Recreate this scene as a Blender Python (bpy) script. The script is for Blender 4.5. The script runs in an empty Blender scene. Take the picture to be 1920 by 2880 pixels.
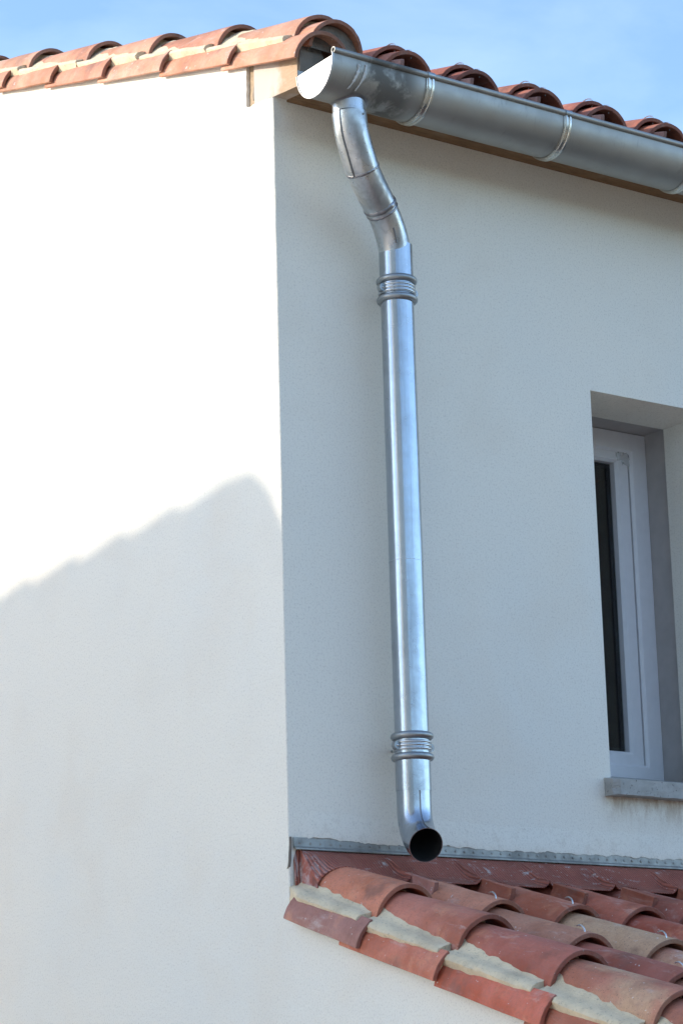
import bpy, bmesh, math, random
from mathutils import Vector, Matrix, noise
random.seed(7)
R = math.radians
scene = bpy.context.scene
col = scene.collection

# ------------------------------------------------------------------ camera
cam_d = bpy.data.cameras.new("camera")
cam = bpy.data.objects.new("camera", cam_d)
col.objects.link(cam)
right = Vector((0.57629577, 0.81681690, -0.02633132))
down = Vector((-0.21440863, 0.12002536, -0.96934145))
fwd = Vector((-0.78861405, 0.56427304, 0.2443027))
mw = Matrix.Identity(4)
for i in range(3):
    mw[i][0] = right[i]; mw[i][1] = -down[i]; mw[i][2] = -fwd[i]
CAMP = Vector((5.80800451, -3.94245158, -0.7986276))
mw.translation = CAMP
cam.matrix_world = mw
cam_d.sensor_fit = 'VERTICAL'
cam_d.sensor_height = 36.0
cam_d.sensor_width = 24.0
cam_d.lens = 36.0 * 7004.91 / 2880.0
cam_d.clip_start = 0.1
cam_d.clip_end = 3000
scene.camera = cam

# ------------------------------------------------------------------ light
SUN_EL = R(20.5)
SUN_AZ = R(34)                                     # turned from -y towards -x
sdir = Vector((-math.sin(SUN_AZ) * math.cos(SUN_EL), -math.cos(SUN_AZ) * math.cos(SUN_EL), math.sin(SUN_EL)))
sun_d = bpy.data.lights.new("sun", 'SUN')
sun_d.energy = 2.0
sun_d.angle = R(0.8)
sun_d.color = (1.0, 0.90, 0.76)
sun = bpy.data.objects.new("sun", sun_d)
col.objects.link(sun)
sun.rotation_euler = (-sdir).to_track_quat('-Z', 'Y').to_euler()
sun.location = (-4, -8, 8)

world = bpy.data.worlds.new("World")
scene.world = world
world.use_nodes = True
wt = world.node_tree
for n in list(wt.nodes): wt.nodes.remove(n)
wo = wt.nodes.new('ShaderNodeOutputWorld')
wb = wt.nodes.new('ShaderNodeBackground')
sky = wt.nodes.new('ShaderNodeTexSky')
sky.sky_type = 'NISHITA'
sky.sun_disc = False
sky.sun_elevation = SUN_EL
sky.sun_rotation = math.atan2(sdir.x, sdir.y)
sky.air_density = 1.0
sky.dust_density = 0.45
sky.ozone_density = 2.6
wb.inputs['Strength'].default_value = 0.15
# thin high cloud veils
tc = wt.nodes.new('ShaderNodeTexCoord')
mp = wt.nodes.new('ShaderNodeMapping'); mp.inputs['Scale'].default_value = (2.2, 2.2, 7.0)
mp.inputs['Rotation'].default_value = (0.25, 0.1, 0.4)
nz = wt.nodes.new('ShaderNodeTexNoise'); nz.inputs['Scale'].default_value = 2.3
nz.inputs['Detail'].default_value = 7; nz.inputs['Roughness'].default_value = 0.55
nz.inputs['Distortion'].default_value = 0.4
cr = wt.nodes.new('ShaderNodeValToRGB')
cr.color_ramp.elements[0].position = 0.42; cr.color_ramp.elements[0].color = (0, 0, 0, 1)
cr.color_ramp.elements[1].position = 0.80; cr.color_ramp.elements[1].color = (0.22, 0.22, 0.22, 1)
mx = wt.nodes.new('ShaderNodeMix'); mx.data_type = 'RGBA'
mx.inputs['B'].default_value = (4.6, 5.2, 6.0, 1)
wt.links.new(tc.outputs['Generated'], mp.inputs['Vector'])
wt.links.new(mp.outputs['Vector'], nz.inputs['Vector'])
wt.links.new(nz.outputs['Fac'], cr.inputs['Fac'])
wt.links.new(cr.outputs['Color'], mx.inputs['Factor'])
wt.links.new(sky.outputs['Color'], mx.inputs['A'])
wt.links.new(mx.outputs['Result'], wb.inputs['Color'])
wt.links.new(wb.outputs['Background'], wo.inputs['Surface'])

scene.view_settings.view_transform = 'Standard'
scene.view_settings.look = 'None'
scene.view_settings.gamma = 1.0
scene.view_settings.exposure = 1.31

# ------------------------------------------------------------------ materials
class MatB:
    def __init__(s, name):
        s.m = bpy.data.materials.new(name); s.m.use_nodes = True
        s.t = s.m.node_tree
        s.b = s.t.nodes['Principled BSDF']
        s.tc = s.t.nodes.new('ShaderNodeTexCoord')
    def n(s, kind, **kw):
        nd = s.t.nodes.new(kind)
        for k, v in kw.items():
            if k in nd.inputs: s.set(nd.inputs[k], v)
            else: setattr(nd, k, v)
        return nd
    def set(s, inp, v):
        if isinstance(v, bpy.types.NodeSocket): s.t.links.new(v, inp)
        else: inp.default_value = v
    def noise(s, vec, scale, detail=4, rough=0.55, dist=0.0):
        nd = s.t.nodes.new('ShaderNodeTexNoise')
        s.set(nd.inputs['Vector'], vec); nd.inputs['Scale'].default_value = scale
        nd.inputs['Detail'].default_value = detail; nd.inputs['Roughness'].default_value = rough
        nd.inputs['Distortion'].default_value = dist
        return nd.outputs['Fac']
    def ramp(s, fac, a, b, ca=0.0, cb=1.0):
        nd = s.t.nodes.new('ShaderNodeMapRange')
        nd.interpolation_type = 'SMOOTHSTEP'
        s.set(nd.inputs['Value'], fac)
        nd.inputs['From Min'].default_value = a; nd.inputs['From Max'].default_value = b
        nd.inputs['To Min'].default_value = ca; nd.inputs['To Max'].default_value = cb
        return nd.outputs['Result']
    def mix(s, fac, a, b):
        nd = s.t.nodes.new('ShaderNodeMix'); nd.data_type = 'RGBA'
        s.set(nd.inputs['Factor'], fac)
        s.set(nd.inputs['A'], a); s.set(nd.inputs['B'], b)
        return nd.outputs['Result']
    def math(s, op, a, b=0.0, c=None):
        nd = s.t.nodes.new('ShaderNodeMath'); nd.operation = op
        s.set(nd.inputs[0], a); s.set(nd.inputs[1], b)
        if c is not None: s.set(nd.inputs[2], c)
        return nd.outputs[0]
    def bump(s, h, strength, dist=0.002, normal=None):
        nd = s.t.nodes.new('ShaderNodeBump')
        s.set(nd.inputs['Height'], h); nd.inputs['Strength'].default_value = strength
        nd.inputs['Distance'].default_value = dist
        if normal is not None: s.set(nd.inputs['Normal'], normal)
        return nd.outputs['Normal']
    def mapping(s, vec, scale=(1, 1, 1), rot=(0, 0, 0), loc=(0, 0, 0)):
        nd = s.t.nodes.new('ShaderNodeMapping')
        s.set(nd.inputs['Vector'], vec); s.set(nd.inputs['Location'], loc)
        nd.inputs['Scale'].default_value = scale; nd.inputs['Rotation'].default_value = rot
        return nd.outputs['Vector']
    def sep(s, vec):
        nd = s.t.nodes.new('ShaderNodeSeparateXYZ'); s.set(nd.inputs[0], vec); return nd.outputs
    def fin(s, color=None, rough=None, normal=None, metal=None):
        if color is not None: s.set(s.b.inputs['Base Color'], color)
        if rough is not None: s.set(s.b.inputs['Roughness'], rough)
        if normal is not None: s.set(s.b.inputs['Normal'], normal)
        if metal is not None: s.set(s.b.inputs['Metallic'], metal)
        return s.m

def c4(r, g, b): return (r, g, b, 1.0)

def mat_plaster():
    M = MatB('fine_render'); v = M.tc.outputs['Object']
    big = M.noise(v, 0.9, 3, 0.5); mid = M.noise(v, 5.0, 4, 0.6)
    col_ = M.mix(M.ramp(big, 0.35, 0.68), c4(.90, .85, .745), c4(.85, .83, .755))
    col_ = M.mix(M.math('MULTIPLY', M.ramp(M.noise(v, 2.2, 4, 0.55, .3), 0.46, 0.72), 0.42), col_, c4(.83, .755, .64))
    # faint vertical rain marks
    st = M.noise(M.mapping(v, (9, 9, 0.7)), 1.6, 4, 0.6)
    col_ = M.mix(M.math('MULTIPLY', M.ramp(st, 0.55, 0.78), 0.03), col_, c4(.62, .57, .50))
    gr = M.noise(v, 165, 3, 0.8)
    col_ = M.mix(M.math('MULTIPLY', M.ramp(gr, 0.50, 0.68), 0.42), col_, c4(.50, .46, .40))
    xyz = M.sep(v)
    # rusty dirt washed out from under the sill, and splash marks low down above the flashing
    sx = M.math('MULTIPLY', M.ramp(xyz[2], .10, .205), M.ramp(xyz[2], .216, .222, 1.0, 0.0))
    sx = M.math('MULTIPLY', sx, M.math('MULTIPLY', M.ramp(xyz[1], 1.16, 1.22), M.ramp(xyz[0], -.02, -.004)))
    sx = M.math('MULTIPLY', sx, M.ramp(M.noise(M.mapping(v, (20, 20, 6)), 1.6, 5, .7), .38, .62))
    col_ = M.mix(M.math('MULTIPLY', sx, .55), col_, c4(.42, .30, .19))
    sp_ = M.math('MULTIPLY', M.ramp(xyz[2], .16, .03), M.math('MULTIPLY', M.ramp(xyz[1], .006, .02), M.ramp(M.noise(v, 26, 5, .7), .52, .66)))
    col_ = M.mix(M.math('MULTIPLY', sp_, .22), col_, c4(.55, .47, .37))
    # hairline chips and pits
    pit = M.ramp(M.noise(v, 150, 2, 0.5), .73, .77)
    col_ = M.mix(M.math('MULTIPLY', pit, .55), col_, c4(.40, .36, .30))
    h = M.math('ADD', M.noise(v, 230, 3, 0.75), M.math('MULTIPLY', M.noise(v, 60, 3, 0.6), 0.8))
    h2 = M.noise(v, 3.2, 3, 0.5)
    n1 = M.bump(h2, 0.35, 0.01)
    return M.fin(col_, 0.93, M.bump(h, 0.75, 0.0018, n1))

def mat_mortar(name='mortar', a=(.80, .66, .45), b=(.64, .52, .35)):
    M = MatB(name); v = M.tc.outputs['Object']
    c = M.mix(M.ramp(M.noise(v, 14, 5, 0.65), 0.35, 0.7), c4(*a), c4(*b))
    c = M.mix(M.math('MULTIPLY', M.ramp(M.noise(v, 120, 3, 0.75), 0.56, 0.70), 0.55), c, c4(.30, .25, .18))
    h = M.math('ADD', M.noise(v, 170, 4, 0.75), M.math('MULTIPLY', M.noise(v, 30, 3, 0.6), 1.5))
    return M.fin(c, 0.95, M.bump(h, 0.8, 0.003))

def mat_tile():
    M = MatB('terracotta')
    oi = M.n('ShaderNodeObjectInfo')
    rnd = oi.outputs['Random']
    off = M.n('ShaderNodeCombineXYZ')
    M.set(off.inputs[0], M.math('MULTIPLY', rnd, 37.0)); M.set(off.inputs[1], M.math('MULTIPLY', rnd, 91.0)); M.set(off.inputs[2], M.math('MULTIPLY', rnd, 17.0))
    v = M.mapping(M.tc.outputs['Object'], loc=off.outputs[0])
    base = oi.outputs['Color']
    # redder / paler cloudy firing
    f1 = M.ramp(M.noise(v, 5.5, 4, 0.55, 0.3), 0.35, 0.68)
    hsv = M.n('ShaderNodeHueSaturation', Saturation=1.12, Value=0.68); M.set(hsv.inputs['Color'], base)
    c = M.mix(M.math('MULTIPLY', f1, 0.85), base, hsv.outputs['Color'])
    c = M.mix(M.math('MULTIPLY', M.ramp(M.noise(M.mapping(v, loc=(5, 5, 2)), 8, 4, 0.6, .4), .54, .74), .6), c, c4(.74, .33, .19))
    # sandy ochre wash, amount carried in the object's alpha
    al = oi.outputs['Alpha']
    sand = M.noise(M.mapping(v, (1, 1.3, 1)), 4.5, 5, 0.6)
    thr = M.math('SUBTRACT', 0.80, M.math('MULTIPLY', al, 0.52))
    fs = M.n('ShaderNodeMapRange'); fs.interpolation_type = 'SMOOTHSTEP'
    M.set(fs.inputs['Value'], sand); M.set(fs.inputs['From Min'], thr); M.set(fs.inputs['From Max'], M.math('ADD', thr, 0.22))
    c = M.mix(M.math('MULTIPLY', fs.outputs['Result'], 0.85), c, c4(.60, .38, .23))
    # dark burnt clouds and pepper specks
    c = M.mix(M.math('MULTIPLY', M.ramp(M.noise(M.mapping(v, loc=(3, 1, 8)), 6.5, 4, 0.6), 0.52, 0.72), 0.62), c, c4(.16, .085, .065))
    sp = M.ramp(M.noise(v, 210, 2, 0.6), 0.63, 0.70)
    c = M.mix(M.math('MULTIPLY', sp, M.math('MULTIPLY_ADD', al, 0.6, 0.25)), c, c4(.13, .08, .06))
    # lime bloom: smears along the tile and small splashes
    bl = M.ramp(M.noise(M.mapping(v, (0.7, 2.6, 2.6)), 8, 6, 0.7, 0.5), 0.55, 0.75)
    c = M.mix(M.math('MULTIPLY', bl, 0.60), c, c4(.62, .52, .47))
    sps = M.ramp(M.noise(M.mapping(v, loc=(9, 9, 9)), 62, 3, 0.6), 0.685, 0.73)
    c = M.mix(M.math('MULTIPLY', sps, 0.75), c, c4(.74, .70, .66))
    fine = M.ramp(M.noise(v, 95, 4, 0.75), .42, .66)
    c = M.mix(M.math('MULTIPLY', fine, .22), c, c4(.22, .11, .08))
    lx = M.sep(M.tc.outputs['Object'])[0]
    c = M.mix(M.ramp(lx, -.0035, -.0008, 0.0, .60), c, c4(.15, .06, .045))      # shade of the tile ends painted in, with some grime
    h = M.math('ADD', M.noise(v, 130, 4, 0.7), M.math('MULTIPLY', M.noise(M.mapping(v, (1, 6, 6)), 9, 3, 0.5), 2.2))
    rg = M.ramp(M.noise(v, 24, 3), 0.3, 0.7, 0.62, 0.88)
    return M.fin(c, rg, M.bump(h, 0.75, 0.002))

def mat_metal(name, base=(.60, .64, .68), rough=(.26, .42), grime=0.0, streak=(30, 30, 1.0), metal=1.0):
    M = MatB(name); v = M.tc.outputs['Object']
    c = M.mix(M.ramp(M.noise(v, 22, 5, 0.6), 0.35, 0.7), c4(*base), c4(*[x * .92 for x in base]))
    st = M.noise(M.mapping(v, streak), 2.0, 5, 0.65)
    c = M.mix(M.math('MULTIPLY', M.ramp(st, 0.48, 0.66), 0.50), c, c4(*[x * .66 for x in base]))
    rr = M.ramp(M.noise(v, 35, 4, 0.6), 0.3, 0.7, rough[0], rough[1])
    met = metal
    if grime > 0:
        g = M.math('MULTIPLY', M.ramp(M.noise(M.mapping(v, loc=(4, 2, 7)), 7.5, 6, 0.65, 0.4), 0.46, 0.66), grime)
        c = M.mix(g, c, c4(.10, .095, .085))
        met = M.math('MULTIPLY_ADD', g, -0.55, metal)
        rr = M.math('MULTIPLY_ADD', g, 0.2, rr)
    # fine dust specks
    sp = M.math('MULTIPLY', M.ramp(M.noise(v, 240, 2, 0.6), 0.66, 0.72), 0.35)
    c = M.mix(sp, c, c4(.25, .24, .22))
    h = M.math('ADD', M.math('MULTIPLY', M.noise(v, 5, 2, 0.4), 3.0), M.noise(v, 120, 3, 0.6))
    return M.fin(c, rr, M.bump(h, 0.10, 0.0015), met)

def mat_gutter():
    M = MatB('zinc_gutter'); v = M.tc.outputs['Object']; xyz = M.sep(v)
    c = M.mix(M.ramp(M.noise(M.mapping(v, (1, .6, 1)), 5, 4, 0.5), 0.3, 0.7), c4(.42, .41, .38), c4(.36, .35, .325))
    sm = M.noise(M.mapping(v, (1, 3, 1), rot=(0.6, 0, 0)), 9, 6, 0.7, 1.0)
    c = M.mix(M.math('MULTIPLY', M.ramp(sm, 0.56, 0.72), 0.35), c, c4(.15, .145, .13))
    # oily hand marks left round the outlet by the roofer
    near = M.math('MULTIPLY', M.ramp(xyz[1], .05, .16), M.ramp(xyz[1], .26, .34, 1.0, 0.0))
    g = M.math('MULTIPLY', near, M.ramp(M.noise(v, 11, 5, 0.6, 0.3), 0.40, 0.54))
    c = M.mix(M.math('MULTIPLY', g, 0.8), c, c4(.085, .080, .070))
    rr = M.math('ADD', M.ramp(M.noise(v, 16, 4, 0.6), 0.3, 0.7, .46, .56), M.math('MULTIPLY', g, .1))
    met = M.math('MULTIPLY_ADD', g, -0.4, 0.86)
    h = M.math('ADD', M.math('MULTIPLY', M.noise(v, 5, 2, 0.5), 3.0), M.noise(v, 150, 3, 0.6))
    return M.fin(c, rr, M.bump(h, 0.12, 0.0012), met)

def mat_simple(name, c, rough=0.6, var=0.15, metal=0.0, scale=30, bump=0.2):
    M = MatB(name); v = M.tc.outputs['Object']
    cc = M.mix(M.ramp(M.noise(v, scale, 4, 0.6), 0.3, 0.7), c4(*c), c4(*[x * (1 - var) for x in c]))
    return M.fin(cc, rough, M.bump(M.noise(v, scale * 6, 3, 0.6), bump, 0.001), metal)

def mat_wood():
    M = MatB('eave_wood'); v = M.tc.outputs['Object']
    g = M.noise(M.mapping(v, (14, 2.0, 14)), 5, 6, 0.7, 1.5)
    c = M.mix(M.ramp(g, 0.3, 0.7), c4(.27, .155, .075), c4(.16, .09, .04))
    c = M.mix(M.math('MULTIPLY', M.ramp(M.noise(v, 7, 4), .55, .75), .35), c, c4(.36, .28, .2))
    return M.fin(c, 0.8, M.bump(g, 0.4, 0.002))

def mat_panel():
    # rafter-end panel: warm timber partly smeared with render
    M = MatB('timber_smeared_with_render'); v = M.tc.outputs['Object']; x = M.sep(v)[0]
    g = M.noise(M.mapping(v, (3, 14, 14)), 6, 6, 0.7, 1.2)
    wood = M.mix(M.ramp(g, 0.3, 0.7), c4(.50, .35, .235), c4(.42, .28, .17))
    n = M.noise(v, 16, 5, 0.65)
    f = M.ramp(M.math('ADD', M.math('MULTIPLY', x, 9.0), M.math('MULTIPLY', n, 1.6)), 0.75, 1.45)
    c = M.mix(f, c4(.58, .49, .42), wood)
    return M.fin(c, 0.85, M.bump(M.noise(v, 90, 4, .7), 0.5, 0.002))

def mat_apron():
    M = MatB('pleated_flashing'); v = M.tc.outputs['Object']; xyz = M.sep(v)
    wob = M.math('MULTIPLY', M.noise(v, 10, 3, 0.5), 0.010)
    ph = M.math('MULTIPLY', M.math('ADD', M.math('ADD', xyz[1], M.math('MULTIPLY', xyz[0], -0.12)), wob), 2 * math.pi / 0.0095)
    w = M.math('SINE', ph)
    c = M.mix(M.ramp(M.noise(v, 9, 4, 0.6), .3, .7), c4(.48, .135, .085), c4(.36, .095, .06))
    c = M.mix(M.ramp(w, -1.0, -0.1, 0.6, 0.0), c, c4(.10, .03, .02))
    # mortar splashes catching on the pleats
    s1 = M.ramp(M.noise(M.mapping(v, (5, 2.0, 5)), 5.0, 6, 0.75, 0.8), 0.56, 0.66)
    s2 = M.ramp(M.noise(M.mapping(v, (8, 60, 8)), 3.0, 3, 0.6), 0.42, 0.58)
    corner = M.ramp(xyz[1], 0.02, 0.11, 0.55, 0.0)
    sc = M.math('MULTIPLY', M.math('MAXIMUM', s1, M.math('MULTIPLY', corner, M.ramp(M.noise(v, 30, 5, .7), .40, .55))), s2)
    c = M.mix(M.math('MULTIPLY', sc, 0.85), c, c4(.66, .62, .60))
    sp = M.ramp(M.noise(v, 85, 3, 0.5), 0.69, 0.73)
    c = M.mix(M.math('MULTIPLY', sp, 0.7), c, c4(.70, .66, .62))
    return M.fin(c, 0.55, M.bump(w, 0.9, 0.0022))

def mat_stone():
    M = MatB('sill_concrete'); v = M.tc.outputs['Object']
    c = M.mix(M.ramp(M.noise(v, 18, 5, 0.6), 0.3, 0.7), c4(.44, .44, .42), c4(.34, .34, .32))
    p = M.ramp(M.noise(v, 120, 2, 0.6), 0.64, 0.70)
    c = M.mix(M.math('MULTIPLY', p, 0.8), c, c4(.10, .10, .10))
    return M.fin(c, 0.8, M.bump(M.math('SUBTRACT', M.noise(v, 60, 4, .7), p), 0.6, 0.002))

def mat_ground():
    M = MatB('gravel_yard'); v = M.tc.outputs['Object']
    c = M.mix(M.ramp(M.noise(v, 0.6, 5, .6), .3, .7), c4(.80, .67, .55), c4(.72, .59, .48))
    c = M.mix(M.ramp(M.noise(v, 40, 3, .7), .4, .7), c, c4(.62, .53, .43))
    return M.fin(c, 0.95, M.bump(M.noise(v, 30, 4, .7), 0.6, 0.02))

def mat_glass():
    M = MatB('window_glass')
    M.b.inputs['Base Color'].default_value = (0.55, 0.58, 0.58, 1)
    M.b.inputs['Roughness'].default_value = 0.02
    M.b.inputs['Transmission Weight'].default_value = 1.0
    M.b.inputs['IOR'].default_value = 1.5
    return M.m

def mat_film():
    M = MatB('torn_film')
    M.b.inputs['Base Color'].default_value = (.85, .87, .9, 1)
    M.b.inputs['Roughness'].default_value = 0.25
    M.b.inputs['Transmission Weight'].default_value = 0.5
    return M.m

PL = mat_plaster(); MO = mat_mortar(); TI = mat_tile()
MO2 = mat_mortar('grey_mortar', (.25, .215, .18), (.15, .13, .11))
GUT = mat_gutter()
PIPE = mat_metal('galvanised_pipe', (.47, .515, .57), (.19, .27), 0.10)
ELB = mat_metal('galvanised_elbow', (.58, .61, .63), (.26, .36), 0.42, metal=.88)
SEAMM = mat_metal('dark_seam', (.20, .21, .23), (.3, .4), 0.3)
BEADM = mat_metal('dull_zinc_rib', (.40, .42, .43), (.36, .5), 0.2)
CLAMP = mat_metal('bright_clamp', (.58, .61, .64), (.24, .34), 0.1)
BRK = mat_metal('bright_bracket', (.66, .66, .62), (.24, .34), 0.1)
CAPM = mat_metal('zinc_end_cap', (.52, .52, .51), (.45, .58), 0.25, metal=0.85)
INS = mat_simple('pipe_inside_shade', (.015, .015, .015), 0.9, 0.3)  # near-black inner face: shade inside the spout painted in
WELD = mat_metal('solder', (.36, .35, .37), (.22, .45), 0.5)
WOOD = mat_wood(); PAN = mat_panel(); APR = mat_apron(); STN = mat_stone(); GRD = mat_ground()
PVC = mat_simple('white_pvc', (.76, .76, .79), 0.32, 0.04, bump=0.03)
GASK = mat_simple('black_gasket', (.02, .02, .022), 0.5, 0.2)
GLS = mat_glass(); FILM = mat_film()
ROOM = mat_simple('dim_room', (.16, .15, .13), 0.9, 0.2, scale=4)
REV = mat_simple('grey_rebate', (.48, .45, .44), 0.9, 0.12, scale=12, bump=0.5)
LEAD = mat_metal('lead_strip', (.37, .37, .345), (.48, .65), 0.5, (3, 20, 20), metal=0.6)
SEAL = mat_simple('sealant', (.62, .63, .62), 0.5, 0.25, scale=60)
DARK = mat_simple('shadow_gap_felt', (.06, .05, .045), 0.9, 0.2)
NW = mat_simple('neighbour_render', (.66, .58, .46), 0.9, 0.1, scale=2)
SHUT = mat_simple('blue_grey_shutter', (.20, .27, .33), 0.6, 0.1)

# ------------------------------------------------------------------ helpers
def link(name, me, mats, parent=None):
    o = bpy.data.objects.new(name, me); col.objects.link(o)
    if not isinstance(mats, (list, tuple)): mats = [mats]
    for m in mats: me.materials.append(m)
    if parent is not None: o.parent = parent
    return o

def from_bm(name, bm, mats, parent=None, smooth=None):
    me = bpy.data.meshes.new(name)
    bmesh.ops.recalc_face_normals(bm, faces=bm.faces[:])
    if smooth is not None:
        for f in bm.faces: f.smooth = True
        for e in bm.edges:
            if len(e.link_faces) == 2:
                e.smooth = e.calc_face_angle(0) < R(smooth)
    bm.to_mesh(me); bm.free()
    return link(name, me, mats, parent)

def empty(name, loc=(0, 0, 0)):
    o = bpy.data.objects.new(name, None); col.objects.link(o)
    o.location = loc; o.empty_display_size = 0.2
    return o

def tag(o, label, cat, group=None, kind=None):
    o['label'] = label; o['category'] = cat
    if group: o['group'] = group
    if kind: o['kind'] = kind
    return o

def add_box(bm, lo, hi, mi=0, jitter=0.0):
    vs = []
    for x in (lo[0], hi[0]):
        for y in (lo[1], hi[1]):
            for z in (lo[2], hi[2]):
                vs.append(bm.verts.new((x + random.uniform(-jitter, jitter), y + random.uniform(-jitter, jitter), z + random.uniform(-jitter, jitter))))
    for a, b, c, d in ((0, 1, 3, 2), (4, 6, 7, 5), (0, 4, 5, 1), (2, 3, 7, 6), (0, 2, 6, 4), (1, 5, 7, 3)):
        f = bm.faces.new((vs[a], vs[b], vs[c], vs[d])); f.material_index = mi
    return vs

def add_prism(bm, pts, axis, a, b, mi=0):
    """pts: 2D outline in the two other axes (in xyz order), extruded along axis from a to b"""
    def mk(p, t):
        q = list(p); q.insert(axis, t); return bm.verts.new(q)
    A = [mk(p, a) for p in pts]; B = [mk(p, b) for p in pts]
    n = len(pts)
    fs = [bm.faces.new(A), bm.faces.new(list(reversed(B)))]
    for i in range(n): fs.append(bm.faces.new((A[i], B[i], B[(i + 1) % n], A[(i + 1) % n])))
    for f in fs: f.material_index = mi
    return fs

def sweep(bm, path, rad, n=32, close_ends=False, mi=0, prof=None):
    """tube along path (list of Vectors) with radius per point; parallel-transport frames"""
    path = [Vector(p) for p in path]
    T = []
    for i in range(len(path)):
        a = path[max(i - 1, 0)]; b = path[min(i + 1, len(path) - 1)]
        T.append((b - a).normalized())
    u = T[0].orthogonal().normalized()
    if abs(T[0].z) > 0.9: u = (Vector((1, 0, 0)) - T[0] * T[0].x).normalized()
    rings = []
    for i, p in enumerate(path):
        if i:
            q = T[i - 1].rotation_difference(T[i]); u = q @ u
        w = T[i].cross(u).normalized(); u = w.cross(T[i]).normalized()
        r = rad[i] if isinstance(rad, (list, tuple)) else rad
        rings.append([bm.verts.new(p + (u * math.cos(2 * math.pi * k / n) + w * math.sin(2 * math.pi * k / n)) * r) for k in range(n)])
    for i in range(len(rings) - 1):
        for k in range(n):
            f = bm.faces.new((rings[i][k], rings[i][(k + 1) % n], rings[i + 1][(k + 1) % n], rings[i + 1][k])); f.material_index = mi
    if close_ends:
        bm.faces.new(list(reversed(rings[0]))); bm.faces.new(rings[-1])
    return rings

def smooth_path(P, n):
    P = [Vector(p) for p in P]
    P = [P[0] * 2 - P[1]] + P + [P[-1] * 2 - P[-2]]
    out = []
    for i in range(1, len(P) - 2):
        for k in range(n):
            t = k / n
            out.append(0.5 * ((2 * P[i]) + (P[i + 1] - P[i - 1]) * t + (2 * P[i - 1] - 5 * P[i] + 4 * P[i + 1] - P[i + 2]) * t * t + (3 * P[i] - P[i - 1] - 3 * P[i + 1] + P[i + 2]) * t ** 3))
    out.append(P[-2]); return out
def lathe_z(bm, c, prof, n=48, mi=0):
    """prof: (r, z) list, closed loop if first == last"""
    rings = [[bm.verts.new((c[0] + r * math.cos(2 * math.pi * k / n), c[1] + r * math.sin(2 * math.pi * k / n), z)) for k in range(n)] for r, z in prof]
    for i in range(len(rings) - 1):
        for k in range(n):
            f = bm.faces.new((rings[i][k], rings[i][(k + 1) % n], rings[i + 1][(k + 1) % n], rings[i + 1][k])); f.material_index = mi

# ------------------------------------------------------------------ ground
bm = bmesh.new()
s_ = 900
vs = [bm.verts.new(p) for p in ((-s_, -s_, -2.4), (s_, -s_, -2.4), (s_, s_, -2.4), (-s_, s_, -2.4))]
bm.faces.new(vs)
g = from_bm('ground', bm, GRD); g['kind'] = 'structure'

# unseen wooded slope, added to block the low sky and dim the side wall
bm = bmesh.new(); rows = []
for i in range(80):
    a = R(-95 + 150 * i / 79); row = []
    for j in range(14):
        d_ = 34 + 6.0 * j
        h_ = 15.5 * (1 - math.exp(-j / 4.0)) * (.75 + .35 * noise.noise(Vector((a * 2.1, j * .12, 1)))) * min(1, (i + .5) / 10, (79.5 - i) / 10)
        h_ += (1.2 * noise.noise(Vector((a * 22, j * .9, 4))) if j else 0)
        row.append(bm.verts.new((d_ * math.cos(a), d_ * math.sin(a), -2.45 + max(h_, 0) if j else -2.6)))
    rows.append(row)
for i in range(79):
    for j in range(13): bm.faces.new((rows[i][j], rows[i + 1][j], rows[i + 1][j + 1], rows[i][j + 1]))
hl = from_bm('added_hill', bm, mat_simple('added_slope', (.11, .088, .05), .95, .5, scale=.4), None, 80); hl['kind'] = 'structure'
bm = bmesh.new()  # unseen darker ground, added to dim and warm the bounce on the side wall
bm.faces.new([bm.verts.new(p) for p in ((2.9, -1.5, -2.394), (60, -14, -2.394), (60, 60, -2.394), (2.9, 60, -2.394))])
gr_ = from_bm('bounce_ground', bm, mat_simple('bounce_earth', (.36, .27, .17), .95, .3, scale=3)); gr_['kind'] = 'structure'

# ------------------------------------------------------------------ house
house = empty('house', (0, 0, -2.4))
tag(house, 'cream rendered house with clay tiled roofs, gable wall sunlit and window wall in shade', 'house')
def hp(o):                                       # parent while keeping world coordinates
    o.parent = house; o.matrix_parent_inverse = Matrix.Translation((0, 0, 2.4)); return o

SL = 0.325
def zA(x): return 2.384 - SL * x                 # foot line of the upper verge row
def zAl(x): return -0.186 - SL * x               # foot line of the lower verge row

# gable wall (plane y = 0) with slot and timber notch at the top corner, and the wall below the lean-to verge
bm = bmesh.new()
top = 0.045
def jit(a, b, n, amp):
    out = []
    for i in range(1, n):
        t = i / n
        out.append((a[0] + (b[0] - a[0]) * t + random.uniform(-amp, amp), a[1] + (b[1] - a[1]) * t + random.uniform(-amp, amp)))
    return out
def lad(b_, L_, R_):
    for i in range(len(L_) - 1): b_.faces.new((L_[i], R_[i], R_[i + 1], L_[i + 1]))
def V3(p, y=0.0): return bm.verts.new((p[0], y, p[1]))
zl = zAl(0) + top
XS = -.2
bm.faces.new([V3(p) for p in ((-6.0, -2.4), (XS, -2.4), (XS, zA(XS) + top), (-3.0, zA(-3.0) + top), (-6.0, zA(0) + top))])
bm.faces.new([V3(p) for p in ((XS, -2.4), (0, -2.4), (0, zl), (XS, zl))])
bm.faces.new([V3(p) for p in ((0, -2.4), (2.6, -2.4), (2.6, zAl(2.6) + top), (0, zl))])
NC = 110
cz = [zl + (2.272 - zl) * i / NC for i in range(NC + 1)]
cx = [-.0026 + random.uniform(-.0005, .0005) + .0006 * noise.noise(Vector((z * 9, 0, 3))) for z in cz]
lad(bm, [V3((XS, z)) for z in cz], [V3((x, z)) for x, z in zip(cx, cz)])
lad(bm, [V3((x, z)) for x, z in zip(cx, cz)], [V3((0, z), .0028) for z in cz])          # rounded plaster arris
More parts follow.
